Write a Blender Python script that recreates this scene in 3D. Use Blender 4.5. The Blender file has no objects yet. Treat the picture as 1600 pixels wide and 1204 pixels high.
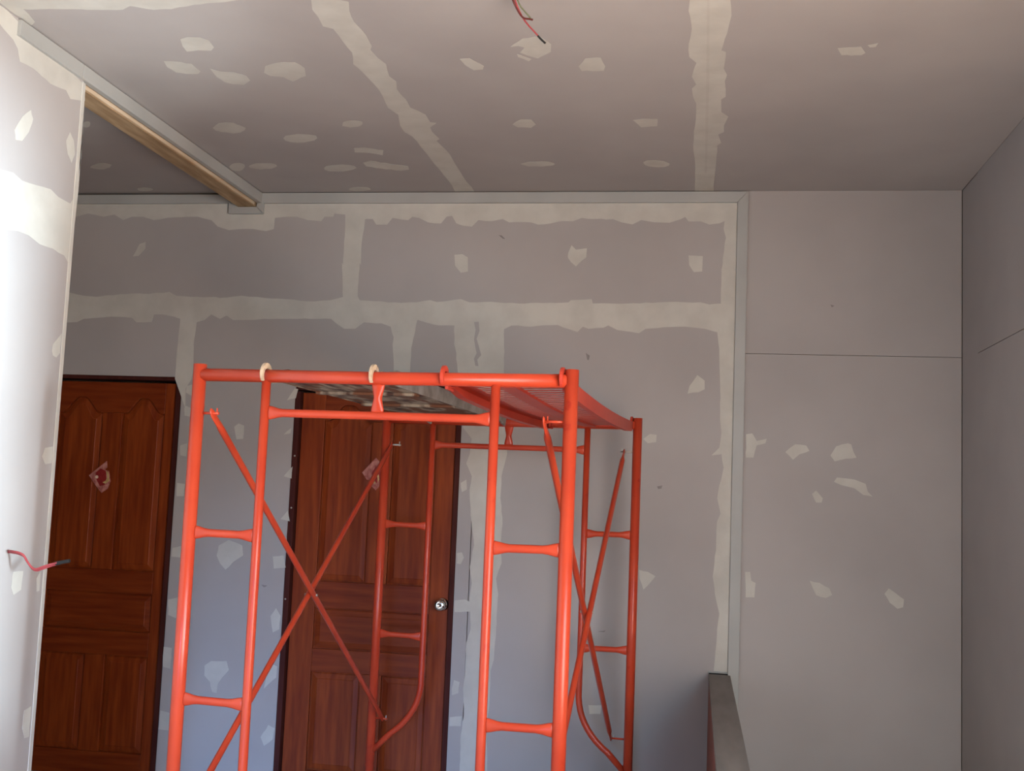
import bpy, bmesh, math, random
from mathutils import Vector, Matrix, Quaternion

C = bpy.context.scene.collection
scene = bpy.context.scene
R = math.radians
rng = random.Random(7)

# ------------------------------------------------------------------ camera
EYE = 1.5
cam_data = bpy.data.cameras.new('camera')
cam_data.sensor_fit = 'HORIZONTAL'
cam_data.sensor_width = 36.0
cam_data.lens = 36.0 * 1770.0 / 1600.0
cam_data.clip_start = 0.05
cam = bpy.data.objects.new('camera', cam_data)
C.objects.link(cam)
yaw, pitch, roll = R(9.334), R(5.633), R(-2.3144)
fw = Vector((-math.sin(yaw) * math.cos(pitch), math.cos(yaw) * math.cos(pitch), math.sin(pitch)))
r0 = Vector((math.cos(yaw), math.sin(yaw), 0))
d0 = fw.cross(r0)
right = r0 * math.cos(roll) + d0 * math.sin(roll)
down = -r0 * math.sin(roll) + d0 * math.cos(roll)
m = Matrix((right, -down, -fw)).transposed()
cam.matrix_world = Matrix.Translation((0, 0, EYE)) @ m.to_4x4()
scene.camera = cam

# ------------------------------------------------------------------ world, daylight, exposure
scene.view_settings.view_transform = 'Standard'
scene.view_settings.look = 'None'
scene.view_settings.gamma = 1.0
scene.view_settings.use_curve_mapping = False
scene.view_settings.exposure = 0.0
w = bpy.data.worlds.new('world')
scene.world = w
w.use_nodes = True
wb = w.node_tree.nodes['Background']
wb.inputs['Color'].default_value = (0.62, 0.74, 1.0, 1)
wb.inputs['Strength'].default_value = 0.03


def area(name, loc, aim, sx, sy, energy, col, spread=180):
    l = bpy.data.lights.new(name, 'AREA')
    l.shape = 'RECTANGLE'
    l.size, l.size_y = sx, sy
    l.energy = energy
    l.color = col
    l.spread = R(spread)
    o = bpy.data.objects.new(name, l)
    C.objects.link(o)
    o.location = loc
    o.rotation_euler = Vector(aim).to_track_quat('-Z', 'Y').to_euler()
    return o


def sun(name, aim, strength, col, angle):
    l = bpy.data.lights.new(name, 'SUN')
    l.energy = strength
    l.color = col
    l.angle = R(angle)
    o = bpy.data.objects.new(name, l)
    C.objects.link(o)
    o.rotation_euler = Vector(aim).to_track_quat('-Z', 'Y').to_euler()
    return o


def spot(name, loc, target, energy, col, size=18, blend=1.0, rad=0.25):
    l = bpy.data.lights.new(name, 'SPOT')
    l.energy = energy
    l.color = col
    l.spot_size = R(size)
    l.spot_blend = blend
    l.shadow_soft_size = rad
    o = bpy.data.objects.new(name, l)
    C.objects.link(o)
    o.location = loc
    o.rotation_euler = (Vector(target) - Vector(loc)).to_track_quat('-Z', 'Y').to_euler()
    return o


# low sun through the wide opening on the right, sky and sunlit ground seen through it, and an added low blue lamp tinting the lower walls
sun('sun', (-1, 0.363, -0.05), 14.5, (0.75, 0.97, 1.10), 12)
area('ground_light_side', (1.32, 0.6, 1.35), (-1, 0.35, 0.6), 2.6, 2.2, 190, (1.0, 0.46, 0.08))
area('sky_light_side', (1.32, 0.6, 1.35), (-1, 0.45, -0.35), 2.6, 2.2, 222, (0.40, 0.76, 1.0))
area('low_blue_fill', (-0.9, -2.95, 0.6), (-0.13, 1, -0.11), 1.5, 1.0, 14.5, (0.25, 0.49, 1.0), 26)
# added spot for the bright ceiling patch, standing in for low sun reflected upward
spot('glint_spot', (0.95, 0.5, 0.25), (-2.2, 3.5, 3.0), 600, (0.9, 1.0, 1.02), 17, 1.0, 0.12)
# added lamp down the stairwell to lift the dim right side and ceiling
area('stairwell_fill', (0.7, 1.6, -0.7), (-0.1, 0.75, 1), 0.85, 1.2, 14, (1.0, 0.82, 0.70))

# ------------------------------------------------------------------ materials
def new_mat(name):
    mt = bpy.data.materials.new(name)
    mt.use_nodes = True
    return mt, mt.node_tree, mt.node_tree.nodes['Principled BSDF']


def mottled(name, c1, c2, scale=3.0, rough=0.9, detail=4.0, lo=0.35, hi=0.65, bump=0.0, bscale=80.0, stretch=(1, 1, 1), metal=0.0, spec=0.3, c3=None, s3=40, lo3=.6, hi3=.7):
    mt, nt, b = new_mat(name)
    tc = nt.nodes.new('ShaderNodeTexCoord')
    mp = nt.nodes.new('ShaderNodeMapping')
    mp.inputs['Scale'].default_value = stretch
    nt.links.new(tc.outputs['Object'], mp.inputs['Vector'])
    n = nt.nodes.new('ShaderNodeTexNoise')
    n.inputs['Scale'].default_value = scale
    n.inputs['Detail'].default_value = detail
    nt.links.new(mp.outputs[0], n.inputs['Vector'])
    cr = nt.nodes.new('ShaderNodeValToRGB')
    cr.color_ramp.elements[0].position = lo
    cr.color_ramp.elements[0].color = (*c1, 1)
    cr.color_ramp.elements[1].position = hi
    cr.color_ramp.elements[1].color = (*c2, 1)
    nt.links.new(n.outputs['Fac'], cr.inputs['Fac'])
    col = cr.outputs['Color']
    if c3:
        n3 = nt.nodes.new('ShaderNodeTexNoise')
        n3.inputs['Scale'].default_value = s3
        n3.inputs['Detail'].default_value = 5
        nt.links.new(mp.outputs[0], n3.inputs['Vector'])
        r3 = nt.nodes.new('ShaderNodeValToRGB')
        r3.color_ramp.elements[0].position = lo3
        r3.color_ramp.elements[0].color = (0, 0, 0, 1)
        r3.color_ramp.elements[1].position = hi3
        r3.color_ramp.elements[1].color = (1, 1, 1, 1)
        nt.links.new(n3.outputs['Fac'], r3.inputs['Fac'])
        mx = nt.nodes.new('ShaderNodeMix')
        mx.data_type = 'RGBA'
        nt.links.new(r3.outputs['Color'], mx.inputs[0])
        nt.links.new(col, mx.inputs[6])
        mx.inputs[7].default_value = (*c3, 1)
        col = mx.outputs[2]
    nt.links.new(col, b.inputs['Base Color'])
    b.inputs['Roughness'].default_value = rough
    b.inputs['Metallic'].default_value = metal
    b.inputs['Specular IOR Level'].default_value = spec
    if bump:
        n2 = nt.nodes.new('ShaderNodeTexNoise')
        n2.inputs['Scale'].default_value = bscale
        n2.inputs['Detail'].default_value = 3
        nt.links.new(mp.outputs[0], n2.inputs['Vector'])
        bp = nt.nodes.new('ShaderNodeBump')
        bp.inputs['Strength'].default_value = bump
        bp.inputs['Distance'].default_value = 0.002
        nt.links.new(n2.outputs['Fac'], bp.inputs['Height'])
        nt.links.new(bp.outputs[0], b.inputs['Normal'])
    return mt


M_gypsum = mottled('gypsum paper', (0.356, 0.324, 0.314), (0.394, 0.360, 0.347), 1.6, 0.95, 5, bump=0.05, bscale=200)
M_putty = mottled('joint filler', (0.47, 0.445, 0.405), (0.53, 0.505, 0.46), 9, 0.95, 5, bump=0.1, bscale=60)
M_tape = mottled('joint tape', (0.45, 0.42, 0.38), (0.5, 0.47, 0.43), 9, 0.95)
M_dark = mottled('hidden core', (0.12, 0.10, 0.09), (0.15, 0.13, 0.12), 3, 1.0)
M_cement = mottled('cement screed', (0.50, 0.48, 0.46), (0.6, 0.58, 0.55), 2, 0.9, bump=0.2)
M_trim = mottled('primed trim', (0.345, 0.340, 0.325), (0.39, 0.385, 0.37), 3, 0.5, stretch=(1, 1, 1))
M_timber = mottled('raw timber', (0.30, 0.19, 0.10), (0.46, 0.32, 0.19), 6, 0.8, 6, stretch=(6, 0.7, 6), bump=0.15)
M_timber_lit = mottled('lit timber', (0.50, 0.36, 0.24), (0.66, 0.52, 0.38), 6, 0.8, 6, stretch=(6, 0.7, 6))  # paler copy of the raw timber, light on the beam's side painted in
M_wood_v = mottled('stained wood, upright grain', (0.145, 0.020, 0.004), (0.25, 0.046, 0.008), 7, 0.5, 7, spec=0.18, stretch=(6, 6, 0.5), lo=.3, hi=.7, bump=0.1, bscale=40)
M_wood_h = mottled('stained wood, level grain', (0.13, 0.017, 0.0035), (0.21, 0.037, 0.007), 7, 0.5, 7, spec=0.18, stretch=(0.5, 6, 6), lo=.3, hi=.7, bump=0.1, bscale=40)
M_jamb = mottled('dark jamb', (0.05, 0.012, 0.010), (0.068, 0.018, 0.014), 8, 0.7, spec=0.1, stretch=(4, 4, .5))
M_orange = mottled('orange enamel', (0.425, 0.040, 0.016), (0.485, 0.055, 0.021), 6, 0.3, 5, spec=0.35, c3=(0.33, 0.02, 0.011), s3=14, lo3=.66, hi3=.74)
M_deck = mottled('orange deck enamel', (0.44, 0.034, 0.016), (0.5, 0.047, 0.021), 6, 0.45, 5, spec=0.4)
M_weather = mottled('weathered deck', (0.07, 0.035, 0.028), (0.36, 0.29, 0.22), 9, 0.9, 8, lo=.38, hi=.6, stretch=(2.2, 0.7, 1), bump=0.4, c3=(0.16, 0.065, 0.035), s3=5, lo3=.5, hi3=.56)
M_weather_grey = mottled('weathered grey', (0.2, 0.17, 0.15), (0.34, 0.30, 0.27), 12, 0.9, 7, bump=0.2)
M_hook_dirty = mottled('plaster smeared hook', (0.42, 0.30, 0.20), (0.62, 0.47, 0.33), 30, 0.8, 5, c3=(0.2, 0.12, 0.09), s3=30, lo3=.6, hi3=.66)
M_darkboard = mottled('dark board', (0.07, 0.018, 0.014), (0.11, 0.03, 0.022), 10, 0.7)
M_steel = mottled('zinc steel', (0.34, 0.31, 0.28), (0.5, 0.47, 0.43), 30, 0.45, metal=0.6)
M_chrome = mottled('chrome', (0.75, 0.74, 0.72), (0.8, 0.79, 0.77), 10, 0.12, metal=1.0)
M_paper_pink = mottled('pink paper', (0.28, 0.07, 0.06), (0.55, 0.24, 0.20), 40, 0.7)
M_paper_red = mottled('red paper', (0.20, 0.012, 0.012), (0.28, 0.02, 0.018), 40, 0.6)
M_gold = mottled('gold print', (0.42, 0.27, 0.11), (0.62, 0.44, 0.2), 60, 0.45)
M_gold_pale = mottled('pale gold print', (0.75, 0.55, 0.4), (0.8, 0.6, 0.45), 60, 0.5)
M_parapet = mottled('parapet render', (0.30, 0.28, 0.26), (0.36, 0.33, 0.31), 4, 0.9)
M_clad = mottled('red brown cladding', (0.16, 0.045, 0.025), (0.22, 0.06, 0.034), 6, 0.6, stretch=(1, 1, .3))
M_coping = mottled('grey coping', (0.20, 0.18, 0.165), (0.25, 0.225, 0.205), 5, 0.85, stretch=(3, .6, 1))
M_black = mottled('black tape and shadow gap', (0.012, 0.011, 0.011), (0.02, 0.018, 0.018), 10, 0.6)
M_red_wire = mottled('red insulation', (0.30, 0.040, 0.045), (0.38, 0.065, 0.07), 20, 0.4)
M_maroon_wire = mottled('maroon insulation', (0.10, 0.018, 0.016), (0.14, 0.025, 0.02), 20, 0.5)
M_green_wire = mottled('green insulation', (0.12, 0.13, 0.07), (0.2, 0.21, 0.13), 20, 0.5)
M_scuff = mottled('scuffed paper', (0.2, 0.18, 0.175), (0.26, 0.235, 0.23), 30, 0.95)


# ------------------------------------------------------------------ mesh helpers
def add_box(bm, a, b):
    x0, y0, z0 = a
    x1, y1, z1 = b
    v = [bm.verts.new(p) for p in ((x0, y0, z0), (x1, y0, z0), (x1, y1, z0), (x0, y1, z0), (x0, y0, z1), (x1, y0, z1), (x1, y1, z1), (x0, y1, z1))]
    for f in ((3, 2, 1, 0), (4, 5, 6, 7), (0, 1, 5, 4), (1, 2, 6, 5), (2, 3, 7, 6), (3, 0, 4, 7)):
        bm.faces.new([v[i] for i in f])


def add_prism(bm, poly, to3, t0, t1):
    """polygon in a plane, extruded; to3(a, b, t) gives the 3-D point"""
    area2 = sum(poly[i][0] * poly[(i + 1) % len(poly)][1] - poly[(i + 1) % len(poly)][0] * poly[i][1] for i in range(len(poly)))
    if area2 < 0:
        poly = poly[::-1]
    lo = [bm.verts.new(to3(a, b, t0)) for a, b in poly]
    hi = [bm.verts.new(to3(a, b, t1)) for a, b in poly]
    bm.faces.new(lo[::-1])
    bm.faces.new(hi)
    n = len(poly)
    for i in range(n):
        bm.faces.new((lo[i], lo[(i + 1) % n], hi[(i + 1) % n], hi[i]))


def add_tube(bm, pts, radii, seg=16, up=(0, 0, 1), caps=True):
    """swept tube; radii is a number, or a list of numbers or (side, up) pairs"""
    pts = [Vector(p) for p in pts]
    n = len(pts)
    if not isinstance(radii, (list, tuple)):
        radii = [radii] * n
    up = Vector(up)
    rings = []
    for i, p in enumerate(pts):
        t = (pts[min(i + 1, n - 1)] - pts[max(i - 1, 0)]).normalized()
        s = t.cross(up)
        if s.length < 1e-4:
            s = t.cross(Vector((0, 1, 0)))
        s.normalize()
        q = s.cross(t).normalized()
        r = radii[i]
        ra, rb = r if isinstance(r, (list, tuple)) else (r, r)
        rings.append([bm.verts.new(p + s * ra * math.cos(2 * math.pi * k / seg) + q * rb * math.sin(2 * math.pi * k / seg)) for k in range(seg)])
    for a, b in zip(rings, rings[1:]):
        for k in range(seg):
            f = bm.faces.new((a[k], a[(k + 1) % seg], b[(k + 1) % seg], b[k]))
            f.smooth = True
    if caps:
        bm.faces.new(rings[0][::-1])
        bm.faces.new(rings[-1])


def add_lathe(bm, prof, to3, seg=24):
    """prof: (radius, height) pairs; to3(x, y, h)"""
    rings = []
    for r, h in prof:
        rings.append([bm.verts.new(to3(max(r, 1e-4) * math.cos(2 * math.pi * k / seg), max(r, 1e-4) * math.sin(2 * math.pi * k / seg), h)) for k in range(seg)])
    for a, b in zip(rings, rings[1:]):
        for k in range(seg):
            bm.faces.new((a[k], a[(k + 1) % seg], b[(k + 1) % seg], b[k])).smooth = True
    bm.faces.new(rings[0][::-1])
    bm.faces.new(rings[-1])


def obj(name, bm, mt, parent=None, bevel=0.0):
    bmesh.ops.recalc_face_normals(bm, faces=bm.faces)
    me = bpy.data.meshes.new(name)
    bm.to_mesh(me)
    bm.free()
    me.materials.append(mt)
    o = bpy.data.objects.new(name, me)
    C.objects.link(o)
    if parent:
        o.parent = parent
    if bevel:
        b = o.modifiers.new('bevel', 'BEVEL')
        b.width = bevel
        b.segments = 2
        b.limit_method = 'ANGLE'
    return o


def box(name, a, b, mt, parent=None, bevel=0.0):
    bm = bmesh.new()
    add_box(bm, a, b)
    return obj(name, bm, mt, parent, bevel)


def struct(o):
    o['kind'] = 'structure'
    return o


def tag(o, label, cat, group=None):
    o['label'] = label
    o['category'] = cat
    if group:
        o['group'] = group
    return o


def thing(name, label, cat, loc=(0, 0, 0), rz=0.0, group=None):
    o = bpy.data.objects.new(name, None)
    o.empty_display_size = 0.1
    C.objects.link(o)
    o.location = loc
    o.rotation_euler = (0, 0, rz)
    return tag(o, label, cat, group)


def polys(table):
    return [[tuple(int(v) / 1000 for v in p.split(',')) for p in row.split()] for row in table]


# ------------------------------------------------------------------ traced outlines of the filler, in mm on each surface
CEILING_BANDS = [
 "-1213,3138 -1217,3178 -1223,3224 -1226,3270 -1246,3339 -1245,3392 -1253,3467 -1225,3489 -1224,3545 -1225,3596 -1225,3644 -1222,3691 -1233,3738 -1250,3795 -1242,3837 -1237,3888 -1233,3949 -1229,3998 -1227,4059 -1232,4126 -1239,4184 -1246,4250 -1237,4289 -1226,4335 -1253,4468 -1256,4551 -1237,4611 -1232,4681 -1234,4757 -1231,4838 -1231,4923 -1231,5014 -1227,5105 -1228,5184 -1225,5280 -1225,5368 -1234,5485 -1135,5486 -1132,5404 -1139,5315 -1138,5213 -1135,5107 -1133,4995 -1127,4869 -1131,4804 -1139,4730 -1145,4676 -1125,4650 -1136,4555 -1131,4497 -1091,4442 -1116,4433 -1113,4339 -1132,4296 -1155,4255 -1149,4161 -1156,4111 -1156,4049 -1137,3971 -1150,3918 -1140,3854 -1130,3802 -1143,3748 -1150,3672 -1136,3640 -1132,3588 -1129,3548 -1131,3507 -1135,3471 -1138,3439 -1135,3401 -1128,3356 -1110,3292 -1130,3277 -1125,3236 -1122,3189 -1114,3145",
 "-52,3224 -51,3267 -50,3309 -51,3353 -55,3430 -50,3471 -47,3523 -45,3566 -49,3624 -56,3690 -57,3741 -54,3800 -30,3853 -39,3913 -46,3984 -30,4061 -46,4099 -42,4186 -30,4263 -30,4342 -31,4432 -34,4517 -39,4593 -39,4685 -42,4775 -41,4853 -36,4939 -34,5024 -33,5106 -34,5203 -33,5297 -35,5398 -34,5501 56,5502 54,5391 56,5298 57,5209 58,5122 59,5027 59,4939 61,4856 59,4778 75,4744 60,4633 83,4601 81,4521 95,4414 67,4361 65,4293 63,4219 79,4192 77,4113 72,4034 78,3973 65,3911 67,3861 69,3807 68,3763 53,3751 58,3701 62,3652 68,3609 71,3564 74,3519 78,3472 75,3413 71,3362 70,3318 67,3275 67,3233",
 "-2258,3017 -2240,3020 -2219,3018 -2203,3021 -2186,3025 -2167,3026 -2149,3026 -2130,3028 -2112,3030 -2094,3032 -2075,3031 -2056,3033 -2037,3032 -2020,3036 -2001,3038 -1983,3037 -1963,3038 -1945,3038 -1929,3042 -1910,3044 -1893,3047 -1872,3044 -1858,3050 -1837,3051 -1819,3049 -1802,3050 -1785,3055 -1765,3056 -1747,3054 -1731,3059 -1713,3060 -1693,3060 -1673,3060 -1656,3061 -1639,3061 -1621,3063 -1606,3069 -1587,3070 -1568,3070 -1551,3073 -1532,3073 -1514,3074 -1496,3075 -1478,3074 -1460,3077 -1443,3077 -1424,3079 -1408,3082 -1389,3082 -1372,3083 -1356,3087 -1339,3089 -1319,3086 -1301,3091 -1285,3091 -1267,3093 -1250,3095 -1231,3095 -1214,3098 -1197,3099 -1179,3098 -1205,3124 -1228,3148 -1255,3177 -1280,3198 -1307,3228 -1329,3232 -1353,3237 -1373,3238 -1396,3244 -1418,3248 -1441,3250 -1463,3253 -1485,3258 -1511,3264 -1532,3266 -1553,3267 -1575,3268 -1598,3275 -1619,3275 -1649,3286 -1678,3290 -1709,3302 -1727,3300 -1747,3300 -1769,3303 -1788,3296 -1803,3288 -1820,3277 -1836,3269 -1875,3295 -1899,3296 -1923,3293 -1946,3292 -1970,3289 -1994,3288 -2011,3282 -2034,3280 -2056,3278 -2078,3277 -2098,3275 -2119,3272 -2139,3272 -2165,3272 -2190,3272 -2211,3267 -2215,3306 -2230,3366 -2262,3395 -2262,3364 -2259,3332 -2263,3305 -2263,3276 -2261,3245 -2260,3216 -2263,3192 -2263,3167 -2264,3143 -2262,3116 -2263,3093 -2265,3073 -2263,3047 -2264,3025"
]
CEILING_SEAMS = [
 "0,3228 8,3228 16,3988 20,5185 10,5185 5,3987"
]
CEILING_PATCHES = [
 "-1791,3539 -1759,3523 -1736,3527 -1714,3529 -1704,3545 -1695,3559 -1702,3616 -1725,3644 -1748,3641 -1771,3637 -1794,3643 -1817,3646 -1811,3599",
 "-1945,3728 -1922,3730 -1901,3735 -1882,3741 -1871,3754 -1852,3759 -1853,3798 -1851,3834 -1870,3855 -1895,3855 -1917,3852 -1933,3843 -1949,3835 -1953,3806 -1959,3784",
 "-1802,3808 -1790,3823 -1776,3838 -1751,3843 -1728,3847 -1716,3861 -1702,3870 -1693,3886 -1696,3931 -1738,3974 -1758,3968 -1778,3965 -1792,3955 -1803,3941 -1806,3914 -1812,3891 -1807,3848",
 "-1583,3795 -1554,3778 -1526,3767 -1502,3764 -1482,3767 -1460,3767 -1449,3792 -1443,3824 -1465,3899 -1488,3912 -1513,3936 -1535,3951 -1545,3929 -1553,3905 -1577,3897 -1600,3891 -1612,3858",
 "-1935,4472 -1954,4503 -1984,4530 -2020,4543 -2044,4526 -2068,4518 -2084,4498 -2083,4466 -2058,4435 -2030,4405 -1992,4397 -1963,4404 -1956,4430 -1944,4446",
 "-1666,4619 -1690,4650 -1722,4664 -1750,4677 -1779,4678 -1806,4670 -1822,4647 -1820,4614 -1798,4582 -1763,4570 -1736,4560 -1711,4564 -1687,4570 -1661,4586",
 "-1407,4440 -1421,4461 -1438,4475 -1455,4477 -1473,4483 -1485,4473 -1502,4462 -1493,4437 -1483,4414 -1463,4403 -1446,4398 -1431,4398 -1415,4403 -1402,4416",
 "-1543,4762 -1520,4761 -1495,4757 -1475,4768 -1456,4778 -1439,4793 -1417,4798 -1441,4872 -1465,4853 -1488,4838 -1511,4831 -1535,4828 -1559,4826",
 "-1567,4981 -1522,4954 -1500,4964 -1485,4987 -1462,4989 -1442,5008 -1416,5021 -1392,5030 -1366,5045 -1375,5098 -1417,5116 -1441,5110 -1460,5091 -1486,5093 -1504,5077 -1527,5071 -1547,5051 -1568,5040",
 "-1624,5066 -1650,5093 -1681,5109 -1711,5123 -1742,5120 -1776,5116 -1791,5092 -1783,5062 -1764,5035 -1733,5022 -1706,5016 -1677,5010 -1649,5018 -1626,5035",
 "-1660,5432 -1667,5447 -1688,5458 -1714,5470 -1748,5472 -1768,5459 -1782,5446 -1769,5431 -1770,5416 -1752,5402 -1723,5391 -1690,5392 -1666,5402 -1661,5418",
 "-2171,5036 -2187,5060 -2204,5084 -2229,5106 -2248,5100 -2259,5085 -2253,5057 -2250,5034 -2234,5010 -2216,4987 -2194,4974 -2174,4973 -2162,4985 -2160,5009",
 "-2004,5026 -2025,5050 -2051,5069 -2079,5069 -2109,5080 -2127,5066 -2150,5051 -2146,5022 -2120,4998 -2093,4981 -2066,4978 -2042,4977 -2016,4980 -2002,4999",
 "-2613,4399 -2622,4412 -2634,4427 -2647,4436 -2657,4438 -2661,4429 -2656,4413 -2647,4398 -2637,4385 -2627,4372 -2613,4361 -2603,4360 -2599,4368 -2605,4384",
 "-2851,5008 -2863,5027 -2886,5040 -2913,5058 -2940,5056 -2956,5044 -2968,5028 -2955,5006 -2933,4989 -2912,4975 -2885,4956 -2855,4954 -2842,4970 -2833,4987",
 "-2836,5421 -2846,5434 -2863,5447 -2886,5455 -2910,5456 -2925,5447 -2927,5433 -2920,5420 -2917,5405 -2897,5394 -2873,5383 -2852,5387 -2841,5398 -2837,5409",
 "-853,3771 -837,3769 -817,3767 -805,3793 -791,3815 -780,3841 -789,3871 -823,3876 -834,3854 -845,3827",
 "-657,3674 -639,3649 -622,3631 -605,3608 -585,3606 -564,3598 -544,3594 -530,3624 -515,3660 -524,3726 -540,3743 -559,3761 -577,3781 -595,3765 -611,3750 -631,3725 -609,3682 -629,3668",
 "-644,3738 -630,3754 -615,3771 -601,3786 -612,3805 -628,3781 -644,3764",
 "-442,3860 -426,3827 -412,3791 -394,3789 -375,3786 -358,3788 -354,3826 -348,3865 -356,3906 -375,3909 -397,3908 -415,3902 -435,3906",
 "-777,4473 -757,4440 -736,4415 -713,4415 -691,4417 -681,4477 -706,4517 -733,4510 -760,4509",
 "-281,4439 -262,4433 -243,4427 -223,4429 -202,4430 -182,4430 -186,4516 -209,4518 -230,4524 -252,4529 -266,4482",
 "-668,5026 -679,5047 -711,5055 -736,5063 -762,5058 -795,5059 -811,5042 -827,5022 -803,5005 -782,4992 -753,4990 -725,4986 -696,4991 -680,5007",
 "-147,5038 -152,5064 -171,5084 -198,5089 -221,5083 -241,5073 -256,5057 -263,5035 -264,5009 -249,4985 -220,4981 -195,4987 -174,4998 -161,5017",
 "433,3752 447,3752 462,3750 478,3750 492,3748 508,3745 529,3798 518,3817 500,3815 486,3818 470,3811 453,3813",
 "527,3734 543,3728 558,3719 554,3748 537,3752"
]
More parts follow.
